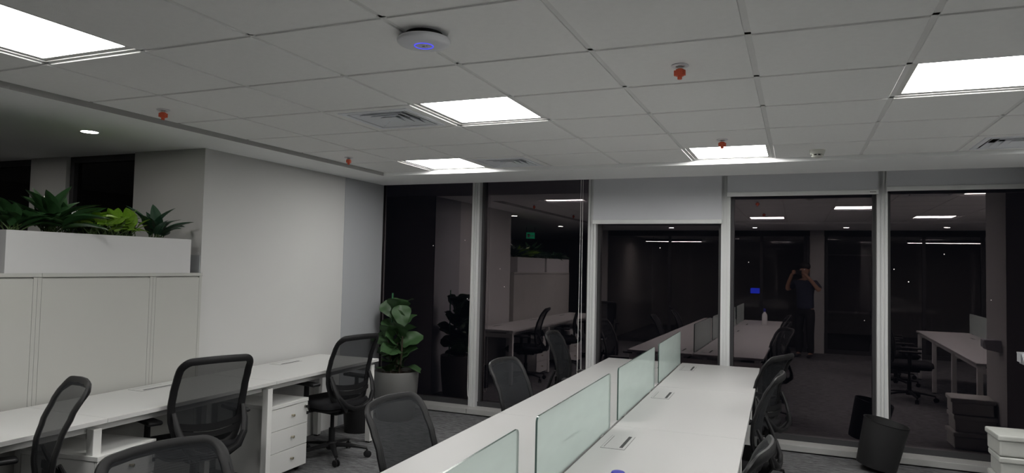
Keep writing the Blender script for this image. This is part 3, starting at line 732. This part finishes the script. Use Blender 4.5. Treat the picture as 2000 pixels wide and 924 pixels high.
t = thing('sanitiser_bottle', (.885, -.613, DZ), 0, 'white bottle with blue cap on the bench, bottom edge', 'bottle')
t.scale = (1, 1, 1.03)
MB().lathe([(0, 0), (.036, 0), (.040, .006), (.040, .15), (.034, .175), (.016, .195), (.014, .21), (0, .21)], 28).build('body', 'bottle_white', t, smooth=True)
MB().lathe([(0, .208), (.0205, .208), (.0215, .214), (.0215, .252), (.019, .257), (0, .258)], 28).build('cap', 'blue_cap', t, smooth=True)

# ------------------------------------------------------------------ the rooms behind the camera (seen mirrored in the windows)
RY = -3.95
m_ = MB(); m_.box(-2.6, 8, RY - .03, RY + .03, 2.33, 2.455); m_.box(-2.6, 8, RY - .025, RY + .025, 0, .08)
for x in (-2.6, -1.2, .10, .68, 1.52, 1.90, 2.85, 3.60, 4.55, 5.6, 6.8): m_.box(x - .03, x + .03, RY - .028, RY + .028, 0, 2.455)
part_wall = struct(m_.build('wall_partition', 'dark_frame'))
for a, b in ((-2.6, -1.2), (-1.2, .10), (.10, .68), (.68, 1.52), (1.90, 2.85), (2.85, 3.60), (3.60, 4.55), (4.55, 5.6), (5.6, 6.8), (6.8, 8)):
    bx(a + .03, b - .03, RY - .005, RY + .005, .08, 2.33).build('pane', 'partition_glass', part_wall)
struct(bx(1.60, 1.86, RY - .25, RY + .12, 0, 2.455).build('wall_pillar', 'wall_paint'))
struct(bx(-2.75, -2.57, -9, RY + .1, 0, 2.455).build('wall_room_end', 'wall_paint'))
struct(bx(1.55, 1.65, -9, RY - .25, 0, 2.455).build('wall_room_divider', 'wall_paint'))
t = thing('white_board', (2.36, -5.2, 0), 0, 'wall board with bright rails mirrored right of the photographer', 'board')
bx(-.55, .55, -.02, .0, .78, 1.98).build('panel', 'board_grey', t); bx(-.55, .55, -.02, .015, 1.98, 2.005).build('top_rail', 'blind_rail', t); bx(-.55, .55, -.02, .035, .745, .785).build('tray', 'blind_rail', t)
for s in (-.54, .54): bx(s - .015, s + .015, -.02, .0, 0, .75).build('post', 'dark_frame', t)
t = thing('booking_tablet', (.56, RY + .03, 1.20), 0, 'small wall tablet with blue screen, mirrored in the window', 'tablet')
bx(-.10, .10, 0, .018, -.065, .065).build('case', 'phone_black', t, bevel=.004); bx(-.09, .09, .018, .019, -.055, .055).build('display', 'tablet_blue', t)
t = thing('exit_sign', (-3.95, -2.62, 2.26), -.35, 'hanging green exit sign mirrored in the second window', 'exit sign')
bx(-.09, .09, -.012, .012, -.06, .07).build('panel', 'exit_green', t); MB().tube([(-.09, 0, .07), (-.09, 0, .19)], .004, 6).tube([(.09, 0, .07), (.09, 0, .19)], .004, 6).build('hanger', 'dark_frame', t)
m_ = MB(); m_.box(-.07, -.01, .0122, .013, -.035, .04); m_.box(.01, .07, .0122, .013, -.010, .008); m_.build('pictogram', 'plastic_white', t)
for x, lb in ((-1.5, 'long slim lamp in the meeting room, mirrored above the bench'), (4.3, 'long slim lamp in the right-hand meeting room, mirrored')):
    t = thing('linear_lamp', (x, -6.2, 2.30), 0, lb, 'lamp', 'linear lamps')
    bx(-.7, .7, -.03, .03, .0, .06).build('body', 'dark_frame', t); bx(-.68, .68, -.022, .022, -.003, .0).build('lens', 'downlight_light', t)
    MB().tube([(-.5, 0, .06), (-.5, 0, .155)], .003, 5).tube([(.5, 0, .06), (.5, 0, .155)], .003, 5).build('hanger', 'dark_frame', t)

# the photographer, mirrored in the fourth bay: stands behind the camera, arms raised with the phone
def skinned(name, nodes, edges, material, parent, sub=2, root=0):
    me = bpy.data.meshes.new(name); me.from_pydata([n[:3] for n in nodes], edges, []); me.materials.append(MATS[material])
    o = obj(name, me, parent)
    sk = o.modifiers.new('skin', 'SKIN'); sk.use_smooth_shade = True
    for v, n in zip(me.skin_vertices[0].data, nodes): v.radius = (n[3], n[4] if len(n) > 4 else n[3]); v.use_root = False
    me.skin_vertices[0].data[root].use_root = True
    sb = o.modifiers.new('sub', 'SUBSURF'); sb.levels = sub; sb.render_levels = sub
    return o
pf = Vector((fwd.x, fwd.y, 0)).normalized()
pt = thing('person', (CAM.x - pf.x * .33, CAM.y - pf.y * .33, 0), math.atan2(pf.y, pf.x) - math.pi / 2, 'person in dark T-shirt and trousers mirrored in the window, holding up a phone', 'person')
# local: +Y forward (towards the windows), z up
body_n = [(0, -.02, .96, .11, .08), (0, -.01, 1.12, .13, .095), (0, -.01, 1.28, .145, .10), (0, -.02, 1.42, .12, .085), (0, -.01, 1.49, .052), (0, .01, 1.55, .055), (0, .02, 1.63, .088, .10), (0, .015, 1.71, .075, .085)]
body_e = [(i, i + 1) for i in range(7)]
def limb(pts, start):
    k = len(body_n); body_n.extend(pts); body_e.append((start, k)); body_e.extend((k + i, k + i + 1) for i in range(len(pts) - 1)); return len(body_n) - 1
for s in (-1, 1):
    limb([(s*.17, -.01, 1.405, .055), (s*.27, .03, 1.30, .046), (s*.30, .10, 1.27, .042), (s*.22, .20, 1.42, .036), (s*.135, .285, 1.545, .028), (s*.115, .30, 1.575, .026, .034)], 3)
    limb([(s*.095, -.01, .88, .072), (s*.10, .01, .70, .075), (s*.105, .015, .50, .056), (s*.11, -.005, .28, .052), (s*.11, -.01, .09, .038), (s*.115, .07, .045, .036, .03), (s*.12, .14, .035, .032, .022)], 0)
skinned('body', body_n, body_e, 'skin', pt)
sh_n = [(0, -.02, .88, .175, .135), (0, -.02, .98, .17, .13), (0, -.01, 1.12, .165, .125), (0, -.01, 1.28, .175, .125), (0, -.02, 1.415, .14, .105), (0, -.012, 1.465, .075, .07)]
sh_e = [(0, 1), (1, 2), (2, 3), (3, 4), (4, 5)]
for s in (-1, 1): k = len(sh_n); sh_n += [(s*.175, -.01, 1.405, .073), (s*.25, .02, 1.325, .068), (s*.28, .05, 1.295, .066)]; sh_e += [(4, k), (k, k + 1), (k + 1, k + 2)]
skinned('shirt', sh_n, sh_e, 'shirt_navy', pt)
tr_n = [(0, -.02, .97, .15, .112), (0, -.015, .90, .15, .115)]; tr_e = [(0, 1)]
for s in (-1, 1): k = len(tr_n); tr_n += [(s*.098, -.01, .82, .098), (s*.102, .012, .62, .086), (s*.106, .012, .42, .072), (s*.11, -.005, .22, .066), (s*.11, -.008, .07, .062)]; tr_e += [(1, k)] + [(k + i, k + i + 1) for i in range(4)]
skinned('trousers', tr_n, tr_e, 'trousers_black', pt)
for s in (-1, 1): skinned('shoe', [(s*.112, -.06, .045, .045, .042), (s*.115, .04, .045, .048, .042), (s*.12, .15, .036, .044, .032)], [(0, 1), (1, 2)], 'phone_black', pt)
MB().sphere((0, .0, 1.715), .098, 1.0, 1.08, .86, 16, 10).build('hair', 'hair', pt, smooth=True)
fc = MB(); fc.sphere((-.033, .112, 1.655), .011); fc.sphere((.033, .112, 1.655), .011); fc.build('eyes', 'plastic_white', pt, smooth=True)
MB().tube([(0, .105, 1.655), (0, .130, 1.618), (0, .108, 1.605)], [.008, .014, .008], 8).build('nose', 'skin', pt, smooth=True)
MB().tube([(-.024, .105, 1.575), (0, .112, 1.573), (.024, .105, 1.575)], .006, 6).build('mouth', 'shirt_navy', pt, smooth=True)
for s in (-1, 1): MB().sphere((s*.088, .01, 1.64), .026, .4, .8, 1.2, 8, 6).build('ear', 'skin', pt, smooth=True)
for s in (-1, 1):   # four fingers behind the phone, thumb below
    for k in range(4):
        z = 1.575 + .018 * (k - .5) + .012; L = (.9, 1.0, .95, .78)[k]
        MB().tube([(s*.115, .295, z - .01), (s*(.115 - .02*L), .300, z), (s*(.105 - .035*L), .297, z + .003), (s*(.098 - .045*L), .290, z + .002)], [.010, .009, .008, .006], 7).build('finger', 'skin', pt, smooth=True)
    MB().tube([(s*.122, .285, 1.56), (s*.105, .272, 1.565), (s*.080, .270, 1.578)], [.012, .010, .007], 7).build('thumb', 'skin', pt, smooth=True)
ph = thing('phone', (CAM.x - pf.x * .035, CAM.y - pf.y * .035, CAM.z - .01), pt.rotation_euler.z, 'dark phone held up sideways by the person', 'phone')
bx(-.082, .082, -.008, 0, -.038, .038).build('case', 'phone_black', ph, bevel=.003)
